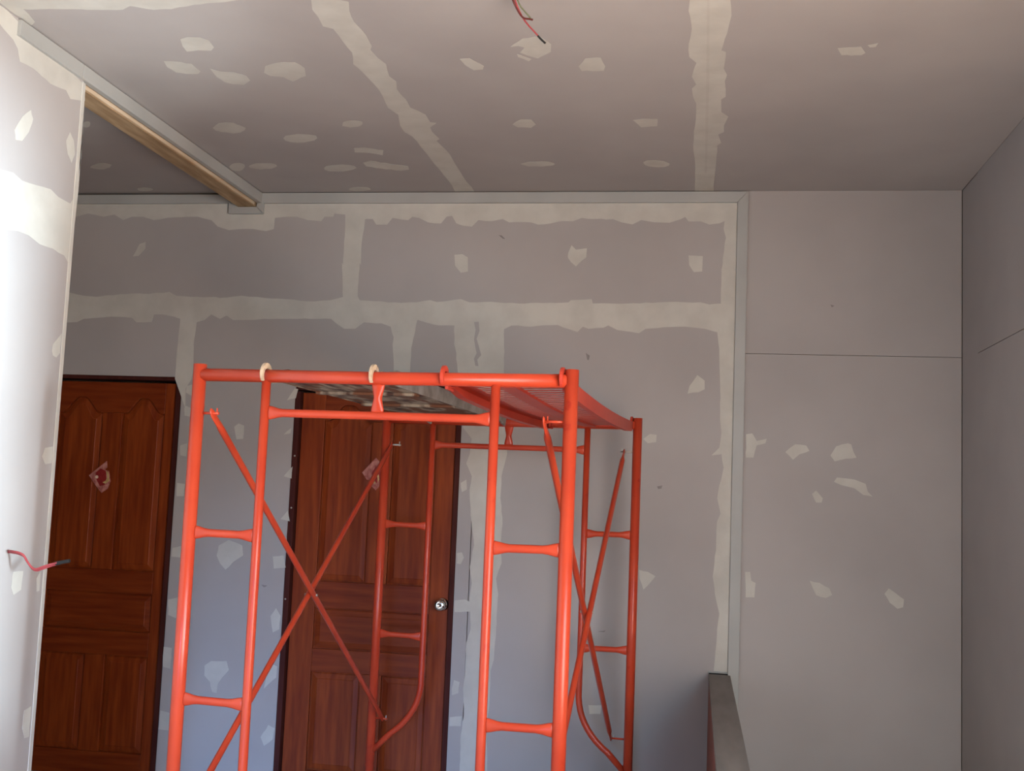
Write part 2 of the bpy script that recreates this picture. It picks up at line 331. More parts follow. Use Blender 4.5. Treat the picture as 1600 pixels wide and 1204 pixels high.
BACK_BANDS = [
 "-3366,2901 -3308,2901 -3275,2910 -3240,2919 -3195,2911 -3149,2901 -3087,2913 -3034,2883 -2986,2901 -2923,2901 -2859,2883 -2824,2887 -2786,2895 -2749,2898 -2711,2899 -2675,2901 -2613,2901 -2577,2891 -2538,2883 -2499,2848 -2437,2830 -2402,2833 -2365,2836 -2304,2836 -2267,2830 -2231,2825 -2190,2836 -2188,2895 -2128,2901 -2068,2901 -2008,2883 -1970,2881 -1936,2877 -1920,2901 -1873,2901 -1868,2918 -1809,2912 -1771,2906 -1738,2897 -1702,2889 -1661,2889 -1642,2860 -1584,2860 -1557,2895 -1518,2888 -1475,2883 -1453,2901 -1418,2895 -1371,2872 -1336,2867 -1302,2866 -1275,2901 -1247,2906 -1222,2866 -1188,2855 -1142,2850 -1110,2884 -1074,2879 -1042,2878 -986,2889 -952,2872 -913,2874 -879,2874 -840,2872 -806,2861 -775,2862 -740,2867 -696,2878 -662,2879 -630,2878 -587,2895 -554,2890 -521,2889 -491,2891 -465,2887 -433,2889 -390,2873 -335,2862 -292,2884 -258,2878 -228,2873 -190,2872 -152,2871 -126,2880 -99,2889 -78,2900 -62,2878 -33,2877 -3,2878 39,2862 87,2868 123,2884 172,2883 170,2991 -3374,2994",
 "-3343,2489 -3312,2490 -3271,2481 -3228,2473 -3192,2471 -3152,2468 -3090,2477 -3054,2478 -3021,2484 -2989,2484 -2953,2488 -2919,2489 -2888,2487 -2854,2487 -2818,2493 -2781,2493 -2744,2499 -2705,2479 -2662,2477 -2624,2474 -2583,2474 -2549,2472 -2517,2474 -2486,2475 -2461,2470 -2419,2473 -2381,2479 -2341,2483 -2300,2478 -2260,2478 -2220,2473 -2178,2470 -2141,2470 -2101,2468 -2060,2466 -2022,2460 -1982,2458 -1941,2458 -1904,2463 -1865,2465 -1829,2474 -1796,2483 -1797,2489 -1760,2488 -1721,2490 -1708,2467 -1665,2465 -1627,2463 -1594,2463 -1558,2457 -1524,2458 -1488,2456 -1449,2459 -1408,2460 -1374,2467 -1340,2472 -1306,2463 -1276,2465 -1243,2470 -1214,2475 -1182,2479 -1136,2463 -1099,2463 -1062,2466 -1024,2467 -991,2464 -958,2462 -922,2463 -890,2460 -858,2460 -826,2464 -796,2465 -762,2464 -731,2466 -701,2465 -667,2467 -638,2469 -627,2480 -591,2482 -557,2484 -524,2487 -518,2465 -489,2466 -458,2467 -432,2466 -402,2465 -376,2465 -345,2467 -318,2469 -287,2468 -259,2473 -227,2471 -200,2474 -169,2476 -142,2477 -106,2478 -68,2476 -31,2475 6,2477 48,2467 84,2471 116,2473 119,2333 83,2333 30,2348 -23,2353 -65,2357 -100,2356 -139,2354 -170,2352 -198,2348 -225,2346 -256,2343 -287,2321 -324,2327 -360,2331 -395,2336 -438,2357 -460,2346 -498,2343 -535,2339 -563,2349 -589,2322 -622,2333 -655,2342 -688,2356 -719,2354 -753,2353 -785,2350 -820,2345 -854,2346 -886,2350 -919,2349 -952,2332 -983,2333 -1018,2336 -1049,2339 -1078,2340 -1110,2341 -1146,2341 -1179,2342 -1210,2345 -1250,2345 -1289,2344 -1323,2350 -1358,2359 -1398,2370 -1434,2359 -1470,2351 -1503,2345 -1539,2334 -1586,2350 -1616,2349 -1646,2352 -1679,2354 -1723,2320 -1781,2319 -1817,2341 -1854,2369 -1886,2370 -1918,2368 -1959,2367 -1995,2369 -2035,2366 -2073,2366 -2104,2365 -2142,2365 -2179,2363 -2213,2364 -2273,2357 -2309,2357 -2346,2356 -2381,2355 -2418,2378 -2453,2360 -2503,2383 -2538,2353 -2579,2341 -2623,2351 -2672,2357 -2709,2368 -2772,2379 -2821,2378 -2830,2339 -2871,2336 -2917,2336 -2943,2359 -2986,2362 -3028,2363 -3068,2363 -3104,2359 -3142,2356 -3182,2352 -3217,2349 -3254,2331 -3299,2329 -3342,2329",
 "113,2884 108,2840 120,2797 115,2769 113,2732 108,2698 107,2662 102,2640 103,2608 103,2575 102,2539 102,2507 103,2473 100,2438 97,2407 91,2372 88,2338 92,2308 95,2281 100,2253 101,2221 102,2193 103,2164 105,2132 107,2103 108,2073 109,2046 111,2019 109,1985 111,1948 111,1913 115,1881 119,1850 116,1813 111,1776 75,1738 122,1745 126,1713 133,1682 128,1653 123,1625 115,1598 110,1567 106,1535 115,1498 123,1463 108,1426 106,1391 106,1360 106,1324 106,1292 101,1261 100,1229 97,1197 93,1167 98,1141 103,1114 105,1086 117,1035 128,995 123,958 119,923 119,895 118,870 116,842 113,815 112,787 110,757 108,730 107,704 110,678 108,652 109,623 108,596 107,572 108,544 108,518 108,493 108,465 109,438 110,414 109,387 110,360 109,336 112,309 110,283 108,258 111,232 111,205 110,179 204,189 199,729 198,1473 174,2960",
 "-1809,2918 -1806,2860 -1805,2830 -1805,2800 -1807,2768 -1806,2740 -1806,2707 -1807,2677 -1806,2649 -1812,2660 -1810,2630 -1806,2598 -1803,2570 -1801,2537 -1800,2507 -1796,2478 -1720,2479 -1720,2509 -1721,2539 -1719,2569 -1720,2598 -1718,2632 -1719,2661 -1712,2649 -1712,2688 -1714,2729 -1713,2768 -1711,2801 -1705,2839 -1703,2872 -1700,2906",
 "-2673,2369 -2672,2337 -2674,2305 -2676,2267 -2676,2229 -2678,2189 -2679,2151 -2678,2118 -2678,2081 -2679,2043 -2611,1891 -2612,1924 -2614,1962 -2615,1994 -2588,2041 -2584,2073 -2582,2101 -2583,2133 -2585,2164 -2586,2196 -2589,2225 -2587,2258 -2583,2290 -2582,2319 -2580,2352",
 "-1540,2345 -1531,2310 -1519,2278 -1523,2244 -1519,2209 -1514,2170 -1511,2133 -1510,2100 -1506,2070 -1503,2040 -1499,2007 -1498,1977 -1424,1979 -1423,2011 -1426,2044 -1425,2077 -1425,2112 -1426,2149 -1424,2189 -1425,2224 -1416,2280 -1409,2312 -1406,2347 -1399,2381",
 "-1208,2356 -1209,2322 -1205,2287 -1205,2250 -1192,2206 -1191,2175 -1185,2147 -1182,2118 -1174,2082 -1170,2043 -1161,2008 -1157,1979 -1154,1950 -1151,1919 -1148,1892 -1144,1860 -1141,1833 -1116,1806 -1095,1780 -1098,1741 -1102,1703 -1117,1659 -1102,1628 -1086,1595 -1089,1563 -1095,1530 -1092,1498 -1090,1469 -1085,1438 -1084,1405 -1078,1374 -1075,1343 -1068,1313 -1063,1287 -1060,1258 -1068,1224 -1071,1186 -1078,1151 -1070,1115 -1063,1077 -1068,1040 -1071,1002 -1067,975 -1065,945 -1064,913 -1060,884 -1059,855 -1068,824 -1078,791 -1079,757 -1077,725 -1078,687 -1077,655 -1078,625 -1081,600 -1084,570 -1081,541 -1079,510 -1075,478 -1073,446 -1079,414 -1080,384 -1085,352 -1086,323 -1083,294 -1084,266 -1082,238 -1084,211 -1083,183 -1084,149 -1082,120 -1082,88 -1080,54 -949,64 -948,97 -949,130 -948,162 -949,193 -951,223 -951,253 -953,281 -956,314 -959,344 -961,371 -963,402 -960,439 -954,472 -951,506 -952,538 -953,570 -950,600 -951,631 -953,662 -939,715 -938,746 -937,772 -936,803 -933,835 -934,862 -932,890 -934,917 -933,948 -932,975 -932,1005 -930,1031 -938,1068 -944,1104 -933,1144 -920,1180 -922,1208 -927,1238 -929,1264 -927,1298 -926,1336 -923,1371 -925,1401 -931,1428 -932,1457 -939,1493 -938,1529 -937,1565 -938,1601 -932,1633 -924,1666 -915,1710 -916,1739 -918,1767 -923,1796 -927,1828 -927,1857 -932,1888 -933,1916 -935,1947 -938,1974 -941,2002 -941,2034 -944,2063 -944,2093 -949,2123 -948,2153 -951,2184 -949,2216 -953,2249 -954,2280 -956,2310 -955,2343"
]
BACK_CRACKS = [
 "-1109,2363 -1085,2366 -1082,2342 -1079,2319 -1092,2280 -1079,2241 -1072,2219 -1065,2198 -1084,2175 -1077,2142 -1093,2144 -1101,2180 -1089,2208 -1095,2229 -1100,2253 -1105,2274 -1103,2299 -1099,2324"
]
BACK_SCUFFS = [
 "-544,2219 -524,2206 -528,2184 -536,2186",
 "-179,1580 -154,1586 -158,1571 -173,1568",
 "-1003,2807 -987,2805 -968,2787 -982,2789",
 "-2140,1013 -2108,1010 -2125,1000",
 "-442,880 -402,887 -412,878",
 "616,2474 635,2468 623,2461",
 "193,810 216,809 208,805",
 "188,2598 200,2598 199,2585 190,2587"
]
BACK_PATCHES = [
 "-2963,2687 -2950,2711 -2942,2730 -2930,2754 -2898,2764 -2897,2729 -2915,2709 -2932,2690",
 "-1225,2705 -1183,2708 -1156,2692 -1152,2620 -1188,2613 -1219,2649",
 "-648,2718 -633,2756 -610,2734 -556,2741 -558,2695 -579,2679 -607,2650 -633,2672 -650,2695",
 "-57,2708 11,2705 10,2629 -30,2626 -53,2660",
 "-46,2031 -37,2068 -18,2095 -1,2122 17,2109 34,2096 35,2054 6,2039 -21,2037",
 "-251,1806 -220,1831 -188,1828 -189,1793 -229,1786",
 "-2337,1803 -2314,1820 -2284,1810 -2283,1778 -2285,1742 -2321,1739 -2330,1771",
 "-2062,1946 -2050,1968 -2037,1988 -2025,2009 -2006,2004 -2012,1982 -2016,1958 -2039,1954",
 "-2069,1771 -2052,1789 -2030,1806 -2034,1778",
 "-2056,1560 -2034,1587 -2012,1611 -2014,1583 -2014,1550",
 "-2060,1344 -2042,1365 -2022,1390 -2017,1363 -2009,1335 -2034,1340",
 "-2387,1147 -2381,1172 -2379,1197 -2355,1211 -2328,1227 -2303,1219 -2279,1212 -2255,1203 -2250,1178 -2246,1154 -2269,1138 -2297,1118 -2315,1096 -2335,1078 -2367,1109",
 "-2088,1156 -2060,1159 -2031,1164 -2025,1133 -2016,1104 -2049,1100 -2079,1096 -2083,1127",
 "-2081,861 -2067,881 -2055,901 -2029,864 -2032,832 -2031,799 -2064,781 -2071,808 -2076,834",
 "-2413,597 -2380,621 -2353,622 -2324,623 -2298,626 -2291,605 -2283,583 -2299,563 -2316,544 -2337,510 -2340,466 -2363,470 -2373,495 -2378,518 -2410,548 -2411,573",
 "-2093,504 -2089,531 -2085,558 -2077,580 -2066,603 -2055,625 -2031,616 -2031,588 -2033,562 -2056,541 -2077,521",
 "-2095,269 -2084,289 -2069,308 -2059,330 -2026,316 -2029,288 -2031,263 -2052,244 -2075,228 -2084,247",
 "-2613,1972 -2610,2006 -2568,2018 -2567,1985 -2569,1950",
 "-2616,1891 -2608,1903 -2577,1892 -2580,1847 -2611,1852",
 "-2624,1697 -2588,1710 -2588,1675 -2589,1642 -2620,1647 -2623,1674",
 "-2627,1505 -2585,1501 -2587,1471 -2587,1439 -2625,1437 -2628,1472",
 "-2627,1174 -2600,1180 -2574,1188 -2580,1159 -2582,1127 -2630,1130",
 "-2632,913 -2606,919 -2579,927 -2580,900 -2582,876 -2582,846 -2583,822 -2626,836 -2626,860 -2631,888",
 "-2638,676 -2596,673 -2596,647 -2594,623 -2595,594 -2594,569 -2636,578 -2638,603 -2639,626 -2638,653",
 "-2632,360 -2608,356 -2584,352 -2582,324 -2582,294 -2583,266 -2612,267 -2637,268 -2633,290 -2633,312 -2633,335",
 "-1144,1217 -1119,1223 -1107,1197 -1122,1165 -1142,1167 -1141,1190",
 "-1145,988 -1120,992 -1093,996 -1059,982 -1063,939 -1090,938 -1115,934 -1142,933 -1145,960",
 "-1139,567 -1134,587 -1130,609 -1102,601 -1105,574 -1105,548 -1137,536",
 "-1143,431 -1114,437 -1084,440 -1086,418 -1087,393 -1116,392 -1143,389",
 "-1140,1561 -1113,1578 -1110,1553 -1108,1530 -1133,1516 -1138,1538",
 "-254,1181 -233,1175 -212,1173 -175,1154 -200,1121 -214,1105 -230,1089 -239,1114 -250,1140",
 "-474,534 -442,535 -412,538 -416,497 -441,496 -468,493",
 "234,1843 264,1849 285,1813 309,1819 331,1825 326,1804 304,1797 285,1792 277,1762 271,1734 236,1733 234,1756 237,1775 236,1798 235,1821",
 "418,1765 439,1785 463,1803 489,1802 514,1799 529,1774 508,1765 484,1757 454,1730 436,1749",
 "625,1756 638,1777 650,1799 676,1809 704,1816 719,1811 730,1775 743,1750 720,1745 695,1743 670,1736 645,1729",
 "642,1633 656,1654 684,1652 708,1650 736,1647 761,1638 786,1629 796,1593 818,1571 797,1575 776,1577 757,1591 736,1606 716,1611 695,1615 677,1619",
 "544,1573 562,1589 579,1570 593,1554 588,1534 563,1533 553,1551",
 "243,1195 266,1197 272,1156 292,1147 290,1124 289,1101 288,1080 248,1078 247,1102 247,1125 245,1148 244,1171",
 "538,1170 559,1164 583,1162 605,1149 628,1139 641,1109 613,1095 589,1098 569,1105 557,1128 547,1150",
 "874,1127 893,1153 922,1134 940,1120 961,1106 957,1071 932,1062 915,1076 898,1088 887,1108"
]
LEFT_BANDS = [
 "3100,3030 3126,3031 3153,3032 3179,3033 3204,3033 3233,3035 3255,3030 3278,3027 3302,3022 3325,3018 3349,3014 3372,3009 3398,3006 3423,3003 3450,3000 3477,2996 3506,2994 3531,2989 3560,2985 3589,2983 3616,2978 3646,2974 3677,2970 3706,2968 3734,2962 3766,2959 3770,2928 3775,2900 3727,2887 3680,2874 3648,2895 3597,2887 3550,2882 3521,2886 3493,2888 3467,2893 3440,2895 3401,2893 3364,2889 3355,2908 3346,2927 3318,2946 3292,2952 3266,2958 3242,2967 3212,2967 3185,2967 3155,2967 3127,2967",
 "3195,2474 3232,2483 3270,2492 3308,2501 3341,2506 3380,2511 3405,2505 3432,2499 3472,2502 3509,2506 3554,2512 3603,2517 3654,2503 3696,2501 3734,2500 3759,2536 3763,2559 3766,2583 3772,2606 3775,2632 3776,2655 3780,2679 3781,2700 3778,2725 3776,2747 3779,2776 3778,2800 3775,2824 3774,2891 3778,2741 3779,2558 3771,2399 3761,2278 3734,2296 3719,2305 3681,2307 3646,2313 3603,2311 3564,2310 3532,2317 3495,2325 3462,2325 3431,2325 3394,2319 3334,2312 3296,2303 3256,2296 3221,2288"
]
LEFT_PATCHES = [
 "3366,2653 3377,2673 3391,2694 3402,2711 3424,2732 3448,2751 3454,2737 3464,2725 3460,2707 3452,2689 3446,2673 3429,2651 3413,2631 3376,2623 3373,2638",
 "3674,2716 3684,2735 3694,2755 3709,2743 3723,2732 3731,2709 3737,2686 3727,2666 3720,2648 3707,2661 3692,2672 3682,2694",
 "3691,1953 3694,1977 3711,1993 3728,2008 3745,2023 3744,2005 3744,1987 3742,1969 3743,1952 3722,1933 3700,1938",
 "3682,1577 3691,1593 3698,1608 3746,1615 3746,1595 3747,1575 3746,1556 3706,1550",
 "3375,1892 3393,1891 3411,1871 3410,1853 3411,1835 3402,1826 3384,1828 3384,1843 3378,1859 3377,1877",
 "3562,1130 3565,1148 3564,1165 3567,1181 3596,1182 3625,1181 3625,1167 3622,1149 3621,1135 3621,1118 3599,1110 3578,1103",
 "3709,1150 3730,1172 3732,1157 3732,1139 3732,1122 3733,1106 3716,1104 3713,1127",
 "3695,640 3697,660 3697,681 3700,699 3739,707 3739,689 3740,672 3740,655 3738,637 3741,620 3740,602 3714,603 3706,620"
]

# ------------------------------------------------------------------ room shell
CEIL = 3.0275
BACK = 5.5
LEFT = -2.272
LEFT_END = 3.761
RIGHT = 1.213
FRONT = -3.0
X_FAR = -4.6

floor = struct(box('floor', (X_FAR, FRONT, -0.12), (0.183, BACK + 0.2, 0.0), M_cement))
stair_floor = struct(box('floor_stairwell', (0.183, FRONT, -1.5), (RIGHT + 0.1, BACK + 0.2, -1.4), M_cement))

# ceiling: slab, boards with open joints, filler on the joints and over the screws
ceiling = struct(box('ceiling', (X_FAR, FRONT, CEIL + 0.012), (RIGHT + 0.1, BACK + 0.1, CEIL + 0.16), M_dark))
cx = [X_FAR, -3.6, -2.39, -1.19, 0.003, RIGHT]
for x0, x1 in zip(cx, cx[1:]):
    yj = 3.14 if x1 < -1 else 2.5
    for y0, y1 in ((FRONT, yj - 2.4), (yj - 2.4, yj), (yj, BACK)):
        box('gypsum_board', (x0 + 0.001, y0 + 0.001, CEIL), (x1 - 0.001, y1 - 0.001, CEIL + 0.0118), M_gypsum, ceiling)


def filler(table, name, parent, to3, t, mt, step=0.00015):
    for i, p in enumerate(polys(table)):
        bm = bmesh.new()
        add_prism(bm, p, to3, 0.0001, t + step * i)
        obj(name, bm, mt, parent)


on_ceil = lambda a, b, t: (a, b, CEIL - t)
on_back = lambda a, b, t: (a, BACK - t, b)
on_left = lambda a, b, t: (LEFT + t, a, b)
filler(CEILING_BANDS, 'joint_filler', ceiling, on_ceil, 0.0004, M_putty, 0.0001)
filler(CEILING_SEAMS, 'joint_tape', ceiling, on_ceil, 0.0009, M_tape)
filler(CEILING_PATCHES, 'filler_patch', ceiling, on_ceil, 0.0004, M_putty, 0.00002)

# back wall with two door openings
D1 = (-3.53, -2.645, 2.052)
D2 = (-2.02, -1.15, 2.022)
bm = bmesh.new()
Y0, Y1 = BACK + 0.0122, BACK + 0.12
for x0, x1, z0, z1 in ((X_FAR, D1[0], -0.1, CEIL + 0.012), (D1[0], D1[1], D1[2], CEIL + 0.012), (D1[1], D2[0], -0.1, CEIL + 0.012), (D2[0], D2[1], D2[2], CEIL + 0.012), (D2[1], 0.2, -0.1, CEIL + 0.012), (0.2, RIGHT + 0.1, -1.5, CEIL + 0.012)):
    add_box(bm, (x0, Y0, z0), (x1, Y1, z1))
wall_back = struct(obj('wall_back', bm, M_dark))
for x0, x1, z0, z1 in ((X_FAR, -1.761, 2.413, CEIL - 0.02), (-1.761, 0.214, 2.413, CEIL - 0.012), (X_FAR, D1[0], 0, 2.41), (D1[0], -2.64, D1[2], 2.41), (-2.638, D2[0], 0, D2[2]), (-2.638, -1.47, D2[2], 2.41), (-1.468, D2[1], D2[2], 2.41), (D2[1], -1.078, 0, 2.41), (-1.076, 0.214, 0, 2.41), (0.216, RIGHT - 0.0005, 2.2325, CEIL), (0.216, RIGHT - 0.0005, -1.4, 2.23)):
    box('gypsum_board', (x0 + 0.001, BACK, z0), (x1 - 0.001, BACK + 0.012, z1), M_gypsum, wall_back)
filler(BACK_BANDS, 'joint_filler', wall_back, on_back, 0.0004, M_putty, 0.0001)
filler(BACK_CRACKS, 'bare_board_streak', wall_back, on_back, 0.0014, M_gypsum)
filler(BACK_SCUFFS, 'scuff_mark', wall_back, on_back, 0.0006, M_scuff, 0.00001)
filler(BACK_PATCHES, 'filler_patch', wall_back, on_back, 0.0013, M_putty, 0.00001)

struct(box('light_block_behind_doors', (X_FAR, BACK + 0.16, -0.1), (RIGHT + 0.1, BACK + 0.2, CEIL + 0.05), M_dark))  # added backing, blocks outside light from leaking round the doors

# left wall, ends at the opening to the next space
wall_left = struct(box('wall_left', (LEFT - 0.09, FRONT, 0), (LEFT - 0.0122, LEFT_END - 0.002, CEIL), M_dark))
for y0, y1, z0, z1 in ((FRONT, 1.1, 0, 2.42), (1.1, LEFT_END, 0, 2.42), (FRONT, 0.2, 2.422, CEIL), (0.2, LEFT_END, 2.422, CEIL)):
    box('gypsum_board', (LEFT - 0.012, y0 + 0.001, z0), (LEFT, y1 - 0.001, z1), M_gypsum, wall_left)
box('gypsum_board', (LEFT - 0.1, LEFT_END - 0.002, 0), (LEFT - 0.0005, LEFT_END + 0.008, CEIL - 0.07), M_gypsum, wall_left)
box('corner_bead', (LEFT - 0.012, LEFT_END - 0.012, 0), (LEFT + 0.0026, LEFT_END + 0.0095, CEIL - 0.062), M_putty, wall_left, 0.002)
filler(LEFT_BANDS, 'joint_filler', wall_left, on_left, 0.0004, M_putty, 0.0001)
filler(LEFT_PATCHES, 'filler_patch', wall_left, on_left, 0.0008, M_putty, 0.00004)

wall_far_left = struct(box('wall_far_left', (X_FAR - 0.1, FRONT, 0), (X_FAR, BACK + 0.1, CEIL), M_gypsum))

# right wall: solid towards the back, a wide opening to the daylight beside the camera
wall_right = struct(box('wall_right', (RIGHT + 0.0122, 2.1, -1.5), (RIGHT + 0.1, BACK, CEIL + 0.012), M_dark))
for y0, y1, z0, z1 in ((5.203, BACK, -1.4, CEIL), (2.1, 5.2, 2.213, CEIL), (2.1, 5.2, -1.4, 2.21)):
    box('gypsum_board', (RIGHT + (0.002 if y0 > 5 else 0), y0 + 0.001, z0), (RIGHT + 0.012, y1 - 0.001, z1), M_gypsum, wall_right)
struct(box('wall_right_front', (RIGHT, FRONT, -1.5), (RIGHT + 0.1, -0.9, CEIL), M_gypsum))
struct(box('wall_right_head', (RIGHT, -0.9, 2.78), (RIGHT + 0.1, 2.1, CEIL), M_gypsum))
bm = bmesh.new()
for a, b in (((LEFT, FRONT - 0.1, 0), (-1.7, FRONT, CEIL)), ((0.9, FRONT - 0.1, 0), (RIGHT, FRONT, CEIL)), ((-1.7, FRONT - 0.1, 2.4), (0.9, FRONT, CEIL))):
    add_box(bm, a, b)
struct(obj('wall_front', bm, M_gypsum))
struct(box('wall_front_left', (X_FAR, FRONT - 0.1, 0), (LEFT - 0.09, FRONT, CEIL), M_gypsum))

# ------------------------------------------------------------------ trims


def strip_xz(name, poly, depth, mt, y=BACK):
    bm = bmesh.new()
    add_prism(bm, poly, lambda a, b, t: (a, y - t, b), 0.0, depth)
    return obj(name, bm, mt, None, 0.0015)


T0, T1 = 2.969, CEIL - 0.004
struct(strip_xz('trim_1', [(-2.262, T0), (0.1715, T0), (0.2225, T1), (-2.262, T1)], 0.016, M_trim))
struct(strip_xz('trim_2', [(0.1725, T0 - 0.0005), (0.1725, -0.0), (0.2225, -0.0), (0.2225, T1 - 0.001)], 0.016, M_trim))
struct(strip_xz('trim_3', [(X_FAR, T0), (-2.392, T0), (-2.392, CEIL - 0.011), (X_FAR, CEIL - 0.011)], 0.016, M_trim))
# capping round the beam end
t4 = struct(strip_xz('trim_4', [(-2.439, 2.913), (-2.249, 2.913), (-2.285, 2.949), (-2.392, 2.949), (-2.406, 2.9685), (-2.439, 2.9685)], 0.02, M_trim))
t5 = strip_xz('side_cap', [(-2.2475, 2.9135), (-2.2475, 2.9685), (-2.284, 2.9685), (-2.284, 2.95)], 0.02, M_trim)
t5.parent = t4
# trim along the beam and the head of the left wall, two lengths
struct(box('trim_5', (-2.283, LEFT_END - 0.028, T0), (-2.2585, BACK - 0.0005, T1), M_trim, None, 0.0015))
struct(box('trim_6', (-2.283, 3.335, T0), (-2.2585, LEFT_END - 0.031, T1), M_trim, None, 0.0015))

# beam of raw timber over the opening
beam = tag(box('timber_beam', (-2.39, LEFT_END + 0.012, 2.951), (-2.2935, BACK - 0.0005, CEIL - 0.001), M_timber, None, 0.002), 'raw timber beam along the ceiling, running to the back wall', 'beam')
box('beam_lit_face', (-2.2933, LEFT_END + 0.012, 2.955), (-2.288, 5.46, 2.971), M_timber_lit, beam, 0.001)

# ------------------------------------------------------------------ doors


def arch(x0, x1, sh, pk, n=32):
    out = []
    for i in range(n + 1):
        t = i / n
        k = max(0.0, min(1.0, (0.5 - abs(t - 0.5) - 0.07) / 0.36))
        k = k * k * (3 - 2 * k)
        out.append((x0 + (x1 - x0) * t, sh + (pk - sh) * k))
    return out


def raised(parent, outline, y, mt):
    """raised field; outline(d) is the panel's edge moved inward by d"""
    bm = bmesh.new()
    loops = []
    for d, yy in ((0.0, y + 0.012), (0.0035, y + 0.012), (0.007, y + 0.0085), (0.03, y + 0.0035), (0.033, y + 0.0015)):
        loops.append([bm.verts.new((a, yy, b)) for a, b in outline(d)])
    for l0, l1 in zip(loops, loops[1:]):
        for i in range(len(l0)):
            bm.faces.new((l0[i], l0[(i + 1) % len(l0)], l1[(i + 1) % len(l0)], l1[i]))
    bm.faces.new(loops[-1])
    bm.faces.new([bm.verts.new((a, y + 0.02, b)) for a, b in outline(0)])
    return obj('panel', bm, mt, parent)


def make_door(name, opening, panels, ups, lock, low, y=BACK + 0.03):
    """panels: the two x ranges; ups: (bottom, shoulder, peak)"""
    x0, x1, top = opening
    jw = 0.028
    d = struct(box(name, (x0 + jw + 0.004, y + 0.016, 0.006), (x1 - jw - 0.004, y + 0.036, top - jw - 0.004), M_wood_v))
    a0, a1, zt = x0 + jw + 0.004, x1 - jw - 0.004, top - jw - 0.004
    (pa, pb), (pc, pd) = panels
    lb, ls, lp = ups
    bx = lambda n, xa, xb, za, zb, mt: box(n, (xa, y, za), (xb, y + 0.018, zb), mt, d, 0.003)
    bx('stile', a0, pa, 0.006, zt, M_wood_v)
    bx('stile', pd, a1, 0.006, zt, M_wood_v)
    bx('rail', pa, pd, 0.006, low[0], M_wood_h)
    bx('rail', pa, pd, low[1], lock[0], M_wood_h)
    bx('rail', pa, pd, lock[1], lb, M_wood_h)
    bx('mullion', pb, pc, low[0], low[1], M_wood_v)
    bx('mullion', pb, pc, lb, ls, M_wood_v)
    bm = bmesh.new()
    edge = arch(pa, pb, ls, lp) + arch(pc, pd, ls, lp)
    add_prism(bm, edge + [(pd, zt), (pa, zt)], lambda a, b, t: (a, y + t, b), 0.0, 0.018)
    obj('rail', bm, M_wood_h, d, 0.003)
    g = 0.002

    def rect(xa, xb, za, zb):
        return lambda d: [(xa + g + d, za + g + d), (xb - g - d, za + g + d), (xb - g - d, zb - g - d), (xa + g + d, zb - g - d)]

    def arched(xa, xb):
        return lambda d: [(xa + g + d, lb + g + d), (xb - g - d, lb + g + d)] + [(px, pz - g - d) for px, pz in arch(xa + g + d, xb - g - d, ls, lp)][::-1]
    for xa, xb in panels:
        raised(d, arched(xa, xb), y, M_wood_v)
        raised(d, rect(xa, xb, low[0], low[1]), y, M_wood_v)
    raised(d, rect(pa, pd, lock[0], lock[1]), y, M_wood_h)
    # jamb lining, a dark frame flush with the wall
    yj = BACK - 0.001
    for n, p0, p1 in (('door_jamb', (x0, yj, 0), (x0 + jw, y + 0.06, top - jw)), ('door_jamb', (x1 - jw, yj + 0.012, 0), (x1, y + 0.06, top - jw)), ('door_head', (x0, yj + 0.008, top - jw * 0.7), (x1, y + 0.06, top))):
        box(n, p0, p1, M_jamb, d, 0.002)
    return d


door_1 = make_door('door_1', D1, ((-3.33, -3.085), (-2.972, -2.738)), (1.045, 1.858, 1.937), (0.735, 0.928), (0.128, 0.612))
door_2 = make_door('door_2', D2, ((-1.866, -1.612), (-1.503, -1.278)), (1.045, 1.85, 1.93), (0.712, 0.912), (0.12, 0.6))
# knob
bm = bmesh.new()
kx, kz, ky = -1.213, 0.963, BACK + 0.03
add_lathe(bm, [(0.033, 0.0), (0.033, 0.006), (0.026, 0.012), (0.013, 0.016), (0.012, 0.03), (0.022, 0.036), (0.029, 0.048), (0.028, 0.06), (0.02, 0.067), (0.008, 0.0685), (0.006, 0.066), (0.0, 0.066)], lambda a, b, h: (kx + a, ky - h, kz + b), 28)
obj('door_knob', bm, M_chrome, door_2)
for x, z in ((-2.004, 1.665), (-2.006, 1.403), (-2.009, 0.949)):
    bm = bmesh.new()
    add_lathe(bm, [(0.0045, 0), (0.0045, 0.002), (0.001, 0.003)], lambda a, b, h: (x + a, BACK - 0.001 - h, z + b), 10)
    obj('nail_head', bm, M_steel, door_2)

# paper charms stuck on the doors


def charm(name, label, cx_, cz_, outline, core, gold, dots):
    y = BACK + 0.0285
    o = thing(name, label, 'paper charm', (cx_, y, cz_), 0, 'paper charms on the doors')
    bm = bmesh.new()
    add_prism(bm, outline, lambda a, b, t: (a, -t, b), -0.001, 0.0012)
    obj('paper', bm, M_paper_pink, o)
    for j, q in enumerate(core):
        bm = bmesh.new()
        add_prism(bm, q, lambda a, b, t: (a, -t, b), 0.001, 0.0024)
        obj('red_print', bm, M_paper_red, o)
    for j, q in enumerate(gold):
        bm = bmesh.new()
        add_prism(bm, q, lambda a, b, t: (a, -t, b), 0.002, 0.0036)
        obj('gold_print', bm, M_gold, o)
    for q in dots:
        bm = bmesh.new()
        add_prism(bm, [(q[0] + q[2] * math.cos(k * math.pi / 5), q[1] + q[2] * math.sin(k * math.pi / 5)) for k in range(10)], lambda a, b, t: (a, -t, b), 0.002, 0.004)
        obj('gold_dot', bm, M_gold_pale, o)
    return o


